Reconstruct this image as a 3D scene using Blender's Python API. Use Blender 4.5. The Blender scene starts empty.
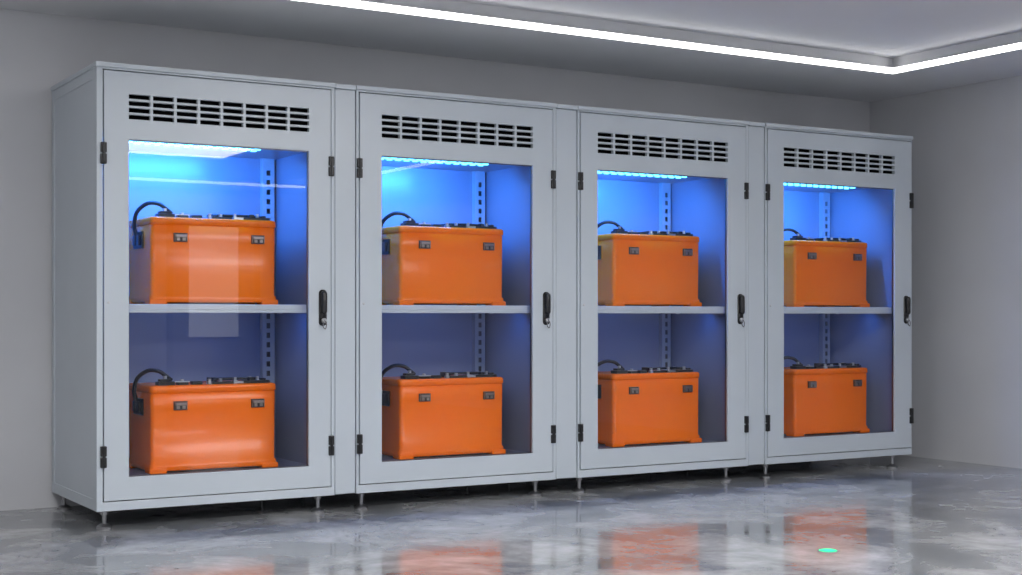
import bpy, bmesh, math
from mathutils import Vector

scene = bpy.context.scene
COL = scene.collection
try:
    scene.view_settings.view_transform = 'Standard'
    scene.view_settings.look = 'None'
except Exception:
    pass

# ------------------------------------------------------------------ materials
def principled(name, color, rough=0.5, metal=0.0, spec=0.5, coat=0.0, emis=None, estr=0.0):
    m = bpy.data.materials.new(name)
    m.use_nodes = True
    b = m.node_tree.nodes['Principled BSDF']
    b.inputs['Base Color'].default_value = (*color, 1)
    b.inputs['Roughness'].default_value = rough
    b.inputs['Metallic'].default_value = metal
    b.inputs['Specular IOR Level'].default_value = spec
    b.inputs['Coat Weight'].default_value = coat
    b.inputs['Coat Roughness'].default_value = 0.08
    if emis:
        b.inputs['Emission Color'].default_value = (*emis, 1)
        b.inputs['Emission Strength'].default_value = estr
    return m

def add_variation(m, scale, c1, c2, detail=4, bump=0.0, bscale=200):
    nt = m.node_tree; N = nt.nodes; L = nt.links
    b = N['Principled BSDF']
    tc = N.new('ShaderNodeTexCoord')
    no = N.new('ShaderNodeTexNoise'); no.inputs['Scale'].default_value = scale
    no.inputs['Detail'].default_value = detail
    cr = N.new('ShaderNodeValToRGB')
    cr.color_ramp.elements[0].position = 0.35; cr.color_ramp.elements[0].color = (*c1, 1)
    cr.color_ramp.elements[1].position = 0.65; cr.color_ramp.elements[1].color = (*c2, 1)
    L.new(tc.outputs['Object'], no.inputs['Vector'])
    L.new(no.outputs['Fac'], cr.inputs['Fac'])
    L.new(cr.outputs['Color'], b.inputs['Base Color'])
    if bump:
        n2 = N.new('ShaderNodeTexNoise'); n2.inputs['Scale'].default_value = bscale
        bp = N.new('ShaderNodeBump'); bp.inputs['Strength'].default_value = bump
        bp.inputs['Distance'].default_value = 0.002
        L.new(tc.outputs['Object'], n2.inputs['Vector'])
        L.new(n2.outputs['Fac'], bp.inputs['Height'])
        L.new(bp.outputs['Normal'], b.inputs['Normal'])
    return m

M_wall = add_variation(principled('wall_paint', (.5, .5, .5), .8, spec=.2), 1.1, (.54, .545, .57), (.59, .595, .62), bump=.08)
M_ceil = add_variation(principled('ceiling_paint', (.5, .5, .5), .85, spec=.2), 1.0, (.68, .685, .705), (.72, .725, .745), bump=.05)
M_cab = add_variation(principled('powder_coated_steel', (.5, .5, .5), .32, spec=.6), 2.0, (.47, .52, .57), (.50, .55, .60), bump=.06, bscale=500)
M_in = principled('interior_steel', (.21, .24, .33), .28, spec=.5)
M_rail = principled('galvanised_rail', (.34, .38, .44), .35, spec=.5)
M_black = principled('black_plastic', (.012, .012, .014), .35)
M_void = principled('vent_shade_black', (.004, .004, .005), .9, spec=.1)
M_rub = principled('cable_rubber', (.01, .011, .014), .4)
M_steel = principled('zinc_steel', (.55, .56, .58), .28, 1.0)
M_dsteel = principled('dark_steel', (.16, .16, .17), .35, 1.0)
M_fsteel = principled('foot_steel', (.34, .34, .35), .3, 1.0)
M_org = add_variation(principled('orange_plastic', (.9, .2, .02), .25, spec=.25, coat=.08), 3.0, (1.0, .170, .0004), (1.0, .190, .0008), bump=.04, bscale=400)
M_label = principled('latch_label', (.05, .04, .04), .35, .3)
M_latch = principled('latch_steel', (.33, .28, .25), .35, .8)
M_led = principled('blue_led_lens', (.1, .3, .6), .3, emis=(.01, .28, 1.0), estr=1.2)
M_dot = principled('blue_led_dots', (.2, .5, .9), .3, emis=(.10, .60, 1.0), estr=5.0)
M_white = principled('white_led_diffuser', (.9, .9, .9), .4, emis=(1, .985, .97), estr=7.0)
M_panel = principled('fill_panel_glow', (.9, .9, .9), .4, emis=(1, .99, .985), estr=17.5)
M_green = principled('green_reflection_glow', (.0, .5, .2), .3, emis=(.02, .9, .35), estr=1.1)
M_doorglow = principled('glowing_door_glass', (.8, .85, .9), .3, emis=(.95, .97, 1.0), estr=1.7)
M_door = principled('door_paint', (.30, .31, .33), .5)

# glass : thin pane, angle dependent mirror + tinted transmission
M_glass = bpy.data.materials.new('tinted_glass'); M_glass.use_nodes = True
nt = M_glass.node_tree; N = nt.nodes; L = nt.links
N.clear()
out = N.new('ShaderNodeOutputMaterial'); mix = N.new('ShaderNodeMixShader')
tr = N.new('ShaderNodeBsdfTransparent'); tr.inputs['Color'].default_value = (.96, .97, .985, 1)
gl = N.new('ShaderNodeBsdfGlossy'); gl.inputs['Roughness'].default_value = .01
lw = N.new('ShaderNodeLayerWeight'); lw.inputs['Blend'].default_value = .5
pw = N.new('ShaderNodeMath'); pw.operation = 'POWER'; pw.inputs[1].default_value = 5.0
ma = N.new('ShaderNodeMath'); ma.operation = 'MULTIPLY_ADD'; ma.inputs[1].default_value = .9; ma.inputs[2].default_value = .045
L.new(lw.outputs['Facing'], pw.inputs[0]); L.new(pw.outputs[0], ma.inputs[0])
L.new(ma.outputs[0], mix.inputs[0]); L.new(tr.outputs[0], mix.inputs[1]); L.new(gl.outputs[0], mix.inputs[2])
L.new(mix.outputs[0], out.inputs[0])

# polished concrete floor
M_floor = bpy.data.materials.new('polished_concrete'); M_floor.use_nodes = True
nt = M_floor.node_tree; N = nt.nodes; L = nt.links
b = N['Principled BSDF']
tc = N.new('ShaderNodeTexCoord')
n1 = N.new('ShaderNodeTexNoise'); n1.inputs['Scale'].default_value = 1.7; n1.inputs['Detail'].default_value = 10; n1.inputs['Roughness'].default_value = .66; n1.inputs['Distortion'].default_value = .5
n2 = N.new('ShaderNodeTexNoise'); n2.inputs['Scale'].default_value = 5; n2.inputs['Detail'].default_value = 10; n2.inputs['Roughness'].default_value = .7
for n in (n1, n2): L.new(tc.outputs['Object'], n.inputs['Vector'])
c1 = N.new('ShaderNodeValToRGB'); c1.color_ramp.elements[0].position = .40; c1.color_ramp.elements[0].color = (.19, .198, .21, 1)
c1.color_ramp.elements[1].position = .62; c1.color_ramp.elements[1].color = (.50, .505, .515, 1)
c2 = N.new('ShaderNodeValToRGB'); c2.color_ramp.elements[0].position = .32; c2.color_ramp.elements[0].color = (.58, .58, .58, 1)
c2.color_ramp.elements[1].position = .66; c2.color_ramp.elements[1].color = (1, 1, 1, 1)
mx = N.new('ShaderNodeMix'); mx.data_type = 'RGBA'; mx.blend_type = 'MULTIPLY'; mx.inputs['Factor'].default_value = .85
L.new(n1.outputs['Fac'], c1.inputs['Fac']); L.new(n2.outputs['Fac'], c2.inputs['Fac'])
L.new(c1.outputs['Color'], mx.inputs['A']); L.new(c2.outputs['Color'], mx.inputs['B'])
L.new(mx.outputs['Result'], b.inputs['Base Color'])
mr = N.new('ShaderNodeMapRange'); mr.inputs['From Min'].default_value = .35; mr.inputs['From Max'].default_value = .65
mr.inputs['To Min'].default_value = .045; mr.inputs['To Max'].default_value = .17
L.new(n2.outputs['Fac'], mr.inputs['Value']); L.new(mr.outputs[0], b.inputs['Roughness'])
b.inputs['Specular IOR Level'].default_value = .95
bp = N.new('ShaderNodeBump'); bp.inputs['Strength'].default_value = .05; bp.inputs['Distance'].default_value = .003
L.new(n2.outputs['Fac'], bp.inputs['Height']); L.new(bp.outputs['Normal'], b.inputs['Normal'])

# ------------------------------------------------------------------ helpers
def obj(name, me, mat, parent=None, loc=(0, 0, 0), smooth=False, bevel=0, seg=2):
    if mat and not me.materials: me.materials.append(mat)
    o = bpy.data.objects.new(name, me); COL.objects.link(o)
    o.location = loc
    if parent: o.parent = parent
    if smooth:
        for p in me.polygons: p.use_smooth = True
    if bevel:
        md = o.modifiers.new('bevel', 'BEVEL'); md.width = bevel; md.segments = seg
        md.limit_method = 'ANGLE'; md.angle_limit = math.radians(40)
    return o

def empty(name, loc=(0, 0, 0)):
    e = bpy.data.objects.new(name, None); COL.objects.link(e); e.location = loc
    e.empty_display_size = .1
    return e

def bm_box(bm, x0, x1, y0, y1, z0, z1):
    v = [bm.verts.new(p) for p in ((x0,y0,z0),(x1,y0,z0),(x1,y1,z0),(x0,y1,z0),(x0,y0,z1),(x1,y0,z1),(x1,y1,z1),(x0,y1,z1))]
    for f in ((3,2,1,0),(4,5,6,7),(0,1,5,4),(1,2,6,5),(2,3,7,6),(3,0,4,7)):
        bm.faces.new([v[i] for i in f])

def boxes_mesh(name, lst):
    bm = bmesh.new()
    for bx in lst: bm_box(bm, *bx)
    me = bpy.data.meshes.new(name); bm.to_mesh(me); bm.free(); return me

def box(name, bx, mat, parent=None, bevel=0.0, seg=2):
    return obj(name, boxes_mesh(name, [bx]), mat, parent, bevel=bevel, seg=seg)

def boxes(name, lst, mat, parent=None, bevel=0.0, seg=2):
    return obj(name, boxes_mesh(name, lst), mat, parent, bevel=bevel, seg=seg)

def grid_panel(name, xs, zs, hole, y0, y1, mat, parent, bevel=0.0):
    """panel in XZ, thickness y0..y1, real openings where hole(cx,cz)"""
    bm = bmesh.new()
    nx, nz = len(xs), len(zs)
    A = [[bm.verts.new((x, y0, z)) for z in zs] for x in xs]
    B = [[bm.verts.new((x, y1, z)) for z in zs] for x in xs]
    def solid(i, k):
        if i < 0 or k < 0 or i >= nx-1 or k >= nz-1: return False
        return not hole((xs[i]+xs[i+1])/2, (zs[k]+zs[k+1])/2)
    for i in range(nx-1):
        for k in range(nz-1):
            if not solid(i, k): continue
            bm.faces.new((A[i][k], A[i+1][k], A[i+1][k+1], A[i][k+1]))
            bm.faces.new((B[i][k], B[i][k+1], B[i+1][k+1], B[i+1][k]))
            if not solid(i-1, k): bm.faces.new((A[i][k], A[i][k+1], B[i][k+1], B[i][k]))
            if not solid(i+1, k): bm.faces.new((A[i+1][k], B[i+1][k], B[i+1][k+1], A[i+1][k+1]))
            if not solid(i, k-1): bm.faces.new((A[i][k], B[i][k], B[i+1][k], A[i+1][k]))
            if not solid(i, k+1): bm.faces.new((A[i][k+1], A[i+1][k+1], B[i+1][k+1], B[i][k+1]))
    for v in list(bm.verts):
        if not v.link_faces: bm.verts.remove(v)
    bmesh.ops.recalc_face_normals(bm, faces=bm.faces)
    bmesh.ops.dissolve_limit(bm, angle_limit=.01, verts=bm.verts, edges=bm.edges)
    me = bpy.data.meshes.new(name); bm.to_mesh(me); bm.free()
    return obj(name, me, mat, parent, bevel=bevel)

def rrect(w, d, r, n=6):
    pts = []
    for cx, cy, a0 in ((w/2-r, d/2-r, 0), (-w/2+r, d/2-r, 90), (-w/2+r, -d/2+r, 180), (w/2-r, -d/2+r, 270)):
        for i in range(n+1):
            a = math.radians(a0+90*i/n); pts.append((cx+r*math.cos(a), cy+r*math.sin(a)))
    return pts

def loft_mesh(name, levels):
    """levels: (z,w,d,r)"""
    bm = bmesh.new(); rings = []
    for z, w, d, r in levels:
        rings.append([bm.verts.new((x, y, z)) for x, y in rrect(w, d, r)])
    for a, c in zip(rings, rings[1:]):
        n = len(a)
        for i in range(n): bm.faces.new((a[i], a[(i+1) % n], c[(i+1) % n], c[i]))
    bm.faces.new(list(reversed(rings[0]))); bm.faces.new(rings[-1])
    # keep horizontal steps crisp, corner radii smooth
    for e in bm.edges:
        if len(e.link_faces) == 2 and e.calc_face_angle(0) > math.radians(28): e.smooth = False
    me = bpy.data.meshes.new(name); bm.to_mesh(me); bm.free()
    for p in me.polygons: p.use_smooth = True
    return me

def revolve_mesh(name, prof, n=24, axis='Z', cx=0, cy=0, cz=0):
    bm = bmesh.new(); rings = []
    for r, h in prof:
        ring = []
        for i in range(n):
            a = 2*math.pi*i/n
            if axis == 'Z': p = (cx+r*math.cos(a), cy+r*math.sin(a), cz+h)
            elif axis == 'Y': p = (cx+r*math.cos(a), cy+h, cz+r*math.sin(a))
            else: p = (cx+h, cy+r*math.cos(a), cz+r*math.sin(a))
            ring.append(bm.verts.new(p))
        rings.append(ring)
    for a, c in zip(rings, rings[1:]):
        for i in range(n): bm.faces.new((a[i], a[(i+1) % n], c[(i+1) % n], c[i]))
    bm.faces.new(list(reversed(rings[0]))); bm.faces.new(rings[-1])
    bmesh.ops.recalc_face_normals(bm, faces=bm.faces)
    me = bpy.data.meshes.new(name); bm.to_mesh(me); bm.free(); return me

def join_meshes(name, meshes):
    bm = bmesh.new()
    for m in meshes: bm.from_mesh(m)
    me = bpy.data.meshes.new(name); bm.to_mesh(me); bm.free(); return me

def tube_mesh(name, pts, r, n=10, sub=8):
    P = [Vector(p) for p in pts]
    Q = [P[0]*2-P[1]] + P + [P[-1]*2-P[-2]]
    path = []
    for i in range(1, len(Q)-2):
        for s in range(sub):
            t = s/sub; a, b_, c, d = Q[i-1], Q[i], Q[i+1], Q[i+2]
            path.append(.5*((2*b_)+(c-a)*t+(2*a-5*b_+4*c-d)*t*t+(3*b_-a-3*c+d)*t**3))
    path.append(P[-1])
    bm = bmesh.new(); rings = []
    ref = Vector((0, 1, 0.13)).normalized()
    for i, p in enumerate(path):
        tg = (path[min(i+1, len(path)-1)]-path[max(i-1, 0)]).normalized()
        u = tg.cross(ref)
        if u.length < 1e-3: u = tg.cross(Vector((1, 0, 0)))
        u.normalize(); v = tg.cross(u)
        rings.append([bm.verts.new(p+r*(math.cos(2*math.pi*k/n)*u+math.sin(2*math.pi*k/n)*v)) for k in range(n)])
    for a, c in zip(rings, rings[1:]):
        for k in range(n): bm.faces.new((a[k], a[(k+1) % n], c[(k+1) % n], c[k]))
    bm.faces.new(rings[0]); bm.faces.new(rings[-1])
    bmesh.ops.recalc_face_normals(bm, faces=bm.faces)
    me = bpy.data.meshes.new(name); bm.to_mesh(me); bm.free()
    for f in me.polygons: f.use_smooth = True
    return me

# ------------------------------------------------------------------ room
XL, XR, YF, YB = -4.6, 5.60, -10.0, 0.87
ZS, ZC = 2.449, 2.54          # soffit and raised tray height
IX0, IX1, IY0, IY1 = XL+.75, 4.855, YF+.93, -0.063   # tray opening
box('floor', (XL-.1, XR+.1, YF-.1, YB+.1, -.1, 0), M_floor)
box('wall_back', (XL-.1, XR+.1, YB, YB+.1, 0, ZC+.1), M_wall)
box('wall_right', (XR, XR+.1, YF, YB, 0, ZC+.1), M_wall)
box('wall_left', (XL-.1, XL, YF, YB, 0, ZC+.1), M_wall)
box('wall_front', (XL-.1, XR+.1, YF-.1, YF, 0, ZC+.1), M_wall)
box('ceiling', (XL-.1, XR+.1, YF-.1, YB+.1, ZC, ZC+.1), M_ceil)
boxes('trim_1', [(XL, XR, IY1, YB, ZS, ZC), (XL, XR, YF, IY0, ZS, ZC),
                 (XL, IX0, IY0, IY1, ZS, ZC), (IX1, XR, IY0, IY1, ZS, ZC)], M_ceil)
# led profile around the tray lip
h0, h1, w = ZS-.006, ZS+.024, .018
boxes('led_strip_light', [(IX0, IX1, IY1-w, IY1, h0, h1), (IX0, IX1, IY0, IY0+w, h0, h1),
                          (IX0, IX0+w, IY0+w, IY1-w, h0, h1), (IX1-w, IX1, IY0+w, IY1-w, h0, h1)], M_white)
c0, c1_, w2 = h1, h1+.005, .026
boxes('trim_2', [(IX0, IX1, IY1-w2, IY1, c0, c1_), (IX0, IX1, IY0, IY0+w2, c0, c1_),
                          (IX0, IX0+w2, IY0+w2, IY1-w2, c0, c1_), (IX1-w2, IX1, IY0+w2, IY1-w2, c0, c1_)], M_ceil)
# unseen light panels added in the tray to brighten the room
for cx, cy in ((-1.2, -3.3), (2.2, -3.3), (-1.2, -6.6), (2.2, -6.6)):
    e = empty('fill_light_panel', (cx, cy, ZC))
    box('diffuser', (-.9, .9, -.5, .5, -.03, -.012), M_panel, e)
    boxes('frame', [(-.93, .93, -.53, -.5, -.035, 0), (-.93, .93, .5, .53, -.035, 0), (-.93, -.9, -.5, .5, -.035, 0), (.9, .93, -.5, .5, -.035, 0), (-.9, .9, -.5, .5, -.012, 0)], M_cab, e)

# unseen glazed door, glowing pane placed to mirror in the cabinet glass
e = empty('door_1', (4.02, YF, 0))
grid_panel('leaf', [-.5, -.31, .31, .5], [0, .70, 2.02, 2.12], lambda a, c: abs(a) < .31 and .70 < c < 2.02, .0, .045, M_door, e, bevel=.002)
box('pane', (-.31, .31, .018, .026, .70, 2.02), M_doorglow, e)
boxes('door_frame', [(-.57, -.505, 0, .07, 0, 2.19), (.505, .57, 0, .07, 0, 2.19), (-.505, .505, 0, .07, 2.125, 2.19)], M_dsteel, e)
obj('lever_handle', tube_mesh('lv', [(.43, .045, 1.02), (.43, .09, 1.02), (.40, .10, 1.02), (.30, .10, 1.02)], .009), M_steel, e)

# green LED reflection on the floor, made as a glowing disc
e = empty('floor_green_reflection', (2.386, -2.082, 0))
obj('lens', revolve_mesh('lens', [(.036, .0), (.036, .003), (.03, .005)]), M_green, e)  # flat green disc glows as the reflected spot, no real lens
obj('disc_rim', revolve_mesh('disc_rim', [(.042, .0), (.042, .002), (.037, .0025)]), M_steel, e)

# ------------------------------------------------------------------ cabinets
ZB, ZT = .08, 2.08
DZ0, DZ1 = .125, 2.045
GZ0, GZ1 = .227, 1.743
VZ0, VZ1 = 1.834, 1.946
DEPTH = .84
INB = .72           # inner back panel
FLOORZ, SHZ0, SHZ1, CEILZ = .205, .965, 1.005, 1.775
units = [ # left,right, door l,r, glass l,r, feet l,r
    (0.000, 1.147, .032, 1.125, .143, 1.011, .045, 1.075),
    (1.262, 2.425, 1.280, 2.403, 1.399, 2.278, 1.307, 2.320),
    (2.564, 3.755, 2.582, 3.733, 2.693, 3.599, 2.600, 3.620),
    (3.882, 5.090, 3.900, 5.078, 4.024, 4.938, 3.920, 4.960)]
prev_r = None
for (ul, ur, dl, dr, g0, g1, f0, f1) in units:
    ox = ul
    e = empty('battery_cabinet', (ox, 0, 0))
    def X(v): return v-ox
    W = ur-ul
    il, ir = max(X(dl), .025), min(X(dr)+.01, W-.022)
    # shell
    t = .02
    first = ul == 0
    sx = .004 if first else 0
    boxes('side_panel_left', [(sx, t, .03, DEPTH, ZB, ZT-.022)], M_cab, e)
    if first:
        boxes('side_frame_left', [(0, .006, .03, .075, ZB, ZT-.022), (0, .006, DEPTH-.05, DEPTH, ZB, ZT-.022),
                                  (0, .006, .075, DEPTH-.05, ZB, ZB+.05), (0, .006, .075, DEPTH-.05, ZT-.07, ZT-.022)], M_cab, e, bevel=.0015)
    box('side_panel_right', (W-t, W, .03, DEPTH, ZB, ZT-.022), M_cab, e)
    box('back_panel', (t, W-t, INB, INB+.02, ZB, ZT-.022), M_in, e)
    box('rear_cover', (t, W-t, DEPTH-.02, DEPTH, ZB, ZT-.022), M_cab, e)
    box('top_cover', (-.006 if first else -.002, W+(.004 if ur > 5 else .002), -.006, DEPTH, ZT-.022, ZT), M_cab, e, bevel=.003)
    boxes('base_plinth', [(t, W-t, .03, DEPTH-.02, ZB, ZB+.03)], M_cab, e)
    if prev_r is not None:     # joining filler between neighbouring cabinets
        fa, fb = X(prev_r)+.004, -.004
        boxes('filler_panel', [(fa, fb, .008, .04, ZB+.003, ZT-.026), (fa, fb, -.003, DEPTH, ZT-.024, ZT-.002)], M_cab, e, bevel=.002)
    prev_r = ur
    # interior liner
    box('liner_left', (il-.005, il, .032, INB, ZB+.03, CEILZ+.012), M_in, e)
    box('liner_right', (ir, ir+.002, .032, INB, ZB+.03, CEILZ+.012), M_in, e)
    box('liner_ceiling', (il, ir, .032, INB, CEILZ, CEILZ+.012), M_in, e)
    box('liner_floor', (il, ir, .032, INB, FLOORZ-.02, FLOORZ), M_in, e)
    # fixed front frame with door opening
    gp = .0045
    xs = [0, X(dl)-gp, X(dr)+gp, W]
    zs = [ZB, DZ0-gp, DZ1+gp, ZT-.022]
    grid_panel('front_frame', xs, zs, lambda a, c: X(dl)-gp < a < X(dr)+gp and DZ0-gp < c < DZ1+gp, .004, .03, M_cab, e, bevel=.0015)
    # door with window opening and vent slots
    nc, nr = 8, 4
    gx, gz = .013, .0105
    cw = (X(g1)-X(g0)-gx*(nc-1))/nc
    rh = (VZ1-VZ0-gz*(nr-1))/nr
    cols = [(X(g0)+i*(cw+gx), X(g0)+i*(cw+gx)+cw) for i in range(nc)]
    rows = [(VZ0+i*(rh+gz), VZ0+i*(rh+gz)+rh) for i in range(nr)]
    xs = sorted({round(X(dl), 5), round(X(dr), 5)} | {round(v, 5) for c in cols for v in c})
    zs = sorted({DZ0, GZ0, GZ1, DZ1} | {round(v, 5) for c in rows for v in c})
    def hole(a, c):
        if X(g0) < a < X(g1) and GZ0 < c < GZ1: return True
        return any(p < a < q for p, q in cols) and any(p < c < q for p, q in rows)
    grid_panel('door_panel', xs, zs, hole, 0.0, .022, M_cab, e, bevel=.0016)
    box('vent_shade_sheet', (X(g0)-.02, X(g1)+.02, .045, .055, 1.795, 2.0), M_void, e)  # black sheet put in for the shade behind the vent slots
    boxes('window_gasket', [(X(g0), X(g1), .012, .022, GZ0, GZ0+.004), (X(g0), X(g1), .012, .022, GZ1-.004, GZ1),
                            (X(g0), X(g0)+.004, .012, .022, GZ0+.004, GZ1-.004), (X(g1)-.004, X(g1), .012, .022, GZ0+.004, GZ1-.004)], M_dsteel, e)
    # glass
    bm = bmesh.new()
    vs = [bm.verts.new(p) for p in ((X(g0)-.008, .0225, GZ0-.008), (X(g1)+.008, .0225, GZ0-.008), (X(g1)+.008, .0225, GZ1+.008), (X(g0)-.008, .0225, GZ1+.008))]
    bm.faces.new(vs); me = bpy.data.meshes.new('glass'); bm.to_mesh(me); bm.free()
    obj('glass_pane', me, M_glass, e)
    # hinges both sides
    hl = []
    for hx in (X(dl)-.003, X(dr)+.001):
        for hz in (1.675, .323):
            hl.append((hx-.013, hx+.013, -.012, .006, hz-.048, hz-.003))
            hl.append((hx-.013, hx+.013, -.012, .006, hz+.003, hz+.048))
            hl.append((hx-.006, hx+.006, -.018, -.0, hz-.046, hz+.046))
    boxes('hinges', hl, M_black, e, bevel=.003)
    # swing handle + lock
    hx = X(dr)-.043
    hm = loft_mesh('handle_plate', [(-.008, .040, .175, .018), (.0, .040, .175, .018)])
    o = obj('handle_plate', hm, M_black, e, (hx, -.004, .990)); o.rotation_euler = (math.radians(90), 0, 0)
    hm = loft_mesh('handle_grip', [(0, .028, .110, .013), (.018, .028, .110, .013), (.024, .018, .095, .009)])
    o = obj('handle_grip', hm, M_black, e, (hx, -.006, 1.015)); o.rotation_euler = (math.radians(90), 0, 0)
    obj('lock_cylinder', revolve_mesh('lock', [(.012, 0), (.012, -.014), (.009, -.016)], axis='Y'), M_steel, e, (hx, -.008, .928))
    obj('key_ring', tube_mesh('key_ring', [(hx, -.022, .93), (hx+.008, -.028, .912), (hx+.002, -.03, .888), (hx-.008, -.026, .900), (hx-.003, -.022, .925)], .0025, 8, 5), M_dsteel, e)
    # small screw cover on the hinge stile
    obj('stile_plug', revolve_mesh('plug', [(.006, .001), (.006, -.003), (.004, -.004)], axis='Y'), M_steel, e, (X(dl)+.02, 0, 1.01))
    # shelf
    boxes('shelf', [(il, ir, .06, INB, SHZ0+.015, SHZ1), (il, ir, .06, .072, SHZ0, SHZ0+.015)], M_cab, e, bevel=.002)
    # perforated rear uprights
    for ra, rb in ((ir-.085, ir-.02), (il+.03, il+.095)):
        xs = [ra, ra+.022, rb-.022, rb]
        zz = [FLOORZ]; holes = []
        z = FLOORZ+.03
        while z < CEILZ-.05:
            zz += [z, z+.028]; holes.append((z, z+.028)); z += .05
        zz.append(CEILZ)
        grid_panel('perforated_upright', xs, zz, lambda a, c: ra+.022 < a < rb-.022 and any(p < c < q for p, q in holes), INB-.035, INB-.031, M_rail, e)
        boxes('upright_flanges', [(ra, ra+.004, INB-.031, INB, FLOORZ, CEILZ), (rb-.004, rb, INB-.031, INB, FLOORZ, CEILZ)], M_rail, e)
        box('upright_core', (ra+.004, rb-.004, INB-.006, INB-.0, FLOORZ, CEILZ), M_dsteel, e)
    boxes('shelf_brackets', [(ir-.004, ir, .10, INB-.04, SHZ0-.03, SHZ0), (ir-.03, ir, .10, .14, SHZ0-.004, SHZ0+.014), (ir-.03, ir, INB-.10, INB-.06, SHZ0-.004, SHZ0+.014)], M_in, e)
    # led bars
    lx0, lx1 = il+.05, ir-.28
    box('led_bar_housing', (lx0, lx1, .16, .265, CEILZ-.014, CEILZ), M_led, e, bevel=.003)
    nd = 16
    boxes('led_dots', [(lx0+(i+.5)*(lx1-lx0)/nd-.012, lx0+(i+.5)*(lx1-lx0)/nd+.012, yy-.009, yy+.009, CEILZ-.023, CEILZ-.014) for i in range(nd) for yy in (.185, .24)], M_dot, e)
    def lamp(nm, x0, x1, y, z, wdt, power, col, tilt=0):
        ld = bpy.data.lights.new(nm, 'AREA'); ld.shape = 'RECTANGLE'; ld.size = x1-x0; ld.size_y = wdt
        ld.energy = power; ld.color = col
        lo = bpy.data.objects.new(nm, ld); COL.objects.link(lo); lo.parent = e
        lo.location = ((x0+x1)/2, y, z); lo.rotation_euler = (math.radians(tilt), 0, 0); return lo
    lamp('led_bar_light', lx0, lx1, .30, CEILZ-.030, .03, 23, (.04, .26, 1.0), 45)
    lamp('shelf_fill_light', il+.2, ir-.05, .31, SHZ0+.006, .02, 1.5, (.04, .24, 1.0), 15)  # added blue fill under the shelf, no fixture there
    # levelling feet
    for fx in (f0, f1):
        for fy in (.045, .78):
            m = join_meshes('foot', [revolve_mesh('a', [(.034, 0), (.034, .009), (.022, .018), (.013, .022)]),
                                     revolve_mesh('b', [(.010, .018), (.010, ZB)], 16),
                                     revolve_mesh('c', [(.018, ZB-.018), (.018, ZB-.006)], 6)])
            obj('levelling_foot', m, M_fsteel, e, (X(fx), fy, 0))

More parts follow.
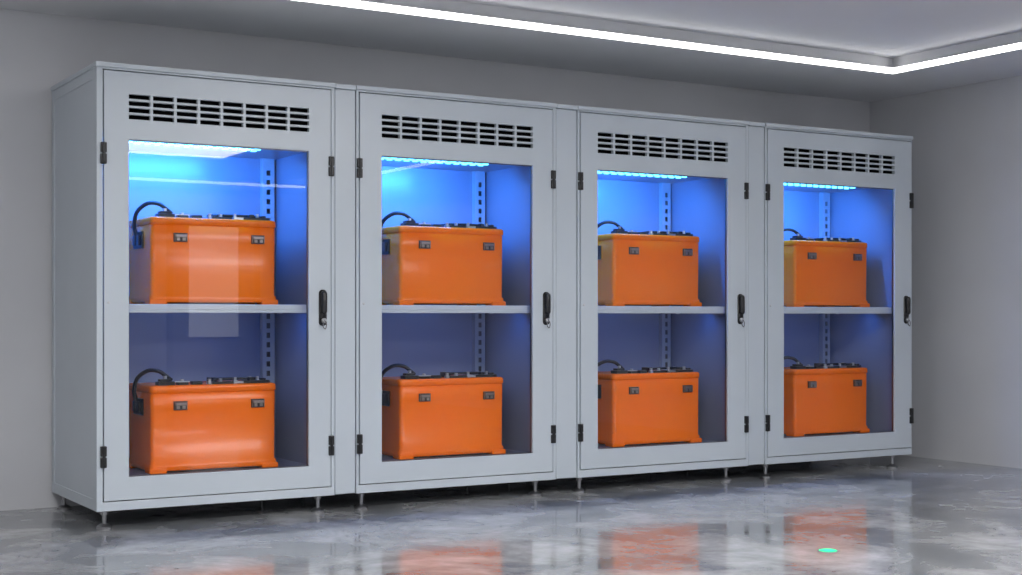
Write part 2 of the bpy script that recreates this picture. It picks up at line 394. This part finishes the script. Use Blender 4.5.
# ------------------------------------------------------------------ battery packs
BW, BD, BH = .635, .39, .415
def build_battery_meshes():
    R = {}
    R['case'] = (loft_mesh('case', [(.010, BW-.010, BD-.010, .022), (.014, BW, BD, .024), (.040, BW, BD, .024), (.046, BW-.014, BD-.014, .022),
        (.30, BW-.011, BD-.011, .022), (.376, BW-.010, BD-.010, .022), (.380, BW-.018, BD-.018, .020)]), M_org)
    R['lid'] = (loft_mesh('lid', [(.380, BW-.008, BD-.008, .022), (.383, BW-.002, BD-.002, .024), (.406, BW-.002, BD-.002, .024), (.412, BW-.010, BD-.010, .022), (.415, BW-.024, BD-.024, .018)]), M_org)
    fw, fd = .085, .08
    R['base_feet'] = (boxes_mesh('feet', [(sx*(BW/2+.004)-(fw if sx > 0 else 0), sx*(BW/2+.004)+(0 if sx > 0 else fw),
                                   sy*(BD/2+.004)-(fd if sy > 0 else 0), sy*(BD/2+.004)+(0 if sy > 0 else fd), 0, .026) for sx in (-1, 1) for sy in (-1, 1)]), M_org)
    yf = -BD/2
    F = -BD/2
    lb = []
    for cx in (-BW*.27, BW*.34):
        lb.append((cx-.033, cx+.033, yf-.004, yf+.008, .298, .340))
    R['latch_plates'] = (boxes_mesh('latch_plates', lb), M_label)
    lb = []
    for cx in (-BW*.27, BW*.34):
        lb += [(cx-.026, cx+.026, yf-.013, yf-.004, .320, .333), (cx-.022, cx-.006, yf-.011, yf-.004, .303, .318), (cx+.006, cx+.022, yf-.011, yf-.004, .303, .318),
               (cx-.031, cx-.028, yf-.009, yf-.004, .301, .337), (cx+.028, cx+.031, yf-.009, yf-.004, .301, .337)]
    R['latch_buckles'] = (boxes_mesh('latch_buckles', lb), M_latch)
    # left side: recessed grip and connectors
    xs = -BW/2
    R['side_connector'] = (boxes_mesh('sc', [(xs-.004, xs+.008, -.07, .07, .27, .35), (xs-.014, xs-.004, -.05, -.01, .285, .335), (xs-.014, xs-.004, .01, .05, .285, .335)]), M_black)
    # terminals on the lid
    T = BH
    a = F+.04
    R['terminal_block'] = (boxes_mesh('tb', [(-.265, -.185, a, a+.06, T-.003, T+.018), (-.255, -.20, a+.01, a+.05, T+.018, T+.030),
                                             (-.17, -.12, a-.005, a+.04, T-.003, T+.013), (-.10, -.05, a+.0, a+.04, T-.003, T+.016),
                                             (.16, .29, a, a+.045, T-.003, T+.014), (.19, .215, a+.005, a+.04, T+.014, T+.028), (.25, .275, a+.005, a+.04, T+.014, T+.024),
                                             (.0, .10, a, a+.03, T-.003, T+.012), (.02, .05, a+.08, a+.15, T-.003, T+.028)]), M_black)
    sm = []
    for cx, cy, hh in ((-.225, a+.03, .044), (-.145, a+.02, .026), (-.01, a+.015, .026), (.045, a+.015, .026), (.12, a+.02, .030), (.235, a+.02, .032), (.225, a+.10, .03)):
        sm.append(revolve_mesh('s', [(.014, T-.004), (.014, T+hh*.45), (.009, T+hh*.5), (.009, T+hh)], 14, cx=cx, cy=cy))
    sm.append(boxes_mesh('s', [(.105, .155, a-.005, a+.03, T+.002, T+.012), (-.20, -.11, a+.008, a+.03, T+.013, T+.017)]))
    R['terminal_studs'] = (join_meshes('studs', sm), M_steel)
    R['carry_handle'] = (tube_mesh('ch', [(.02, a+.06, T-.002), (.025, a+.06, T+.016), (.05, a+.06, T+.022), (.20, a+.06, T+.022), (.245, a+.06, T+.016), (.25, a+.06, T-.002)], .007), M_black)
    R['power_cable'] = (tube_mesh('pc', [(-.19, a+.04, T+.022), (-.215, a+.04, T+.042), (-.25, a+.05, T+.066), (-.295, a+.08, T+.068), (-.330, a+.13, T+.03), (-.336, a+.16, T-.03), (-.326, a+.16, .34), (-.312, a+.16, .325)], .010), M_rub)
    return R
BM_ = build_battery_meshes()
bxs = [.315, 1.622, 2.970, 4.335]
for bx in bxs:
    for bz in (SHZ1, FLOORZ):
        e = empty('battery_pack', (bx+BW/2, .25+BD/2, bz))
        for nm, (me, mat) in BM_.items():
            bev = {'base_feet': .005, 'latch_plates': .002, 'side_connector': .003, 'terminal_block': .003, 'latch_buckles': .0015}.get(nm, 0)
            obj(nm, me, mat, e, bevel=bev)

# ------------------------------------------------------------------ world + camera
wd = bpy.data.worlds.new('world'); scene.world = wd; wd.use_nodes = True
wd.node_tree.nodes['Background'].inputs[0].default_value = (.6, .63, .7, 1)
wd.node_tree.nodes['Background'].inputs[1].default_value = .3

cam = bpy.data.cameras.new('camera'); co = bpy.data.objects.new('camera', cam); COL.objects.link(co)
co.location = (-1.66, -6.318, .95)
co.rotation_euler = (math.radians(90), 0, math.radians(-31.05))
cam.sensor_width = 36; cam.lens = 49.8; cam.shift_y = .0279
cam.clip_start = .05
scene.camera = co
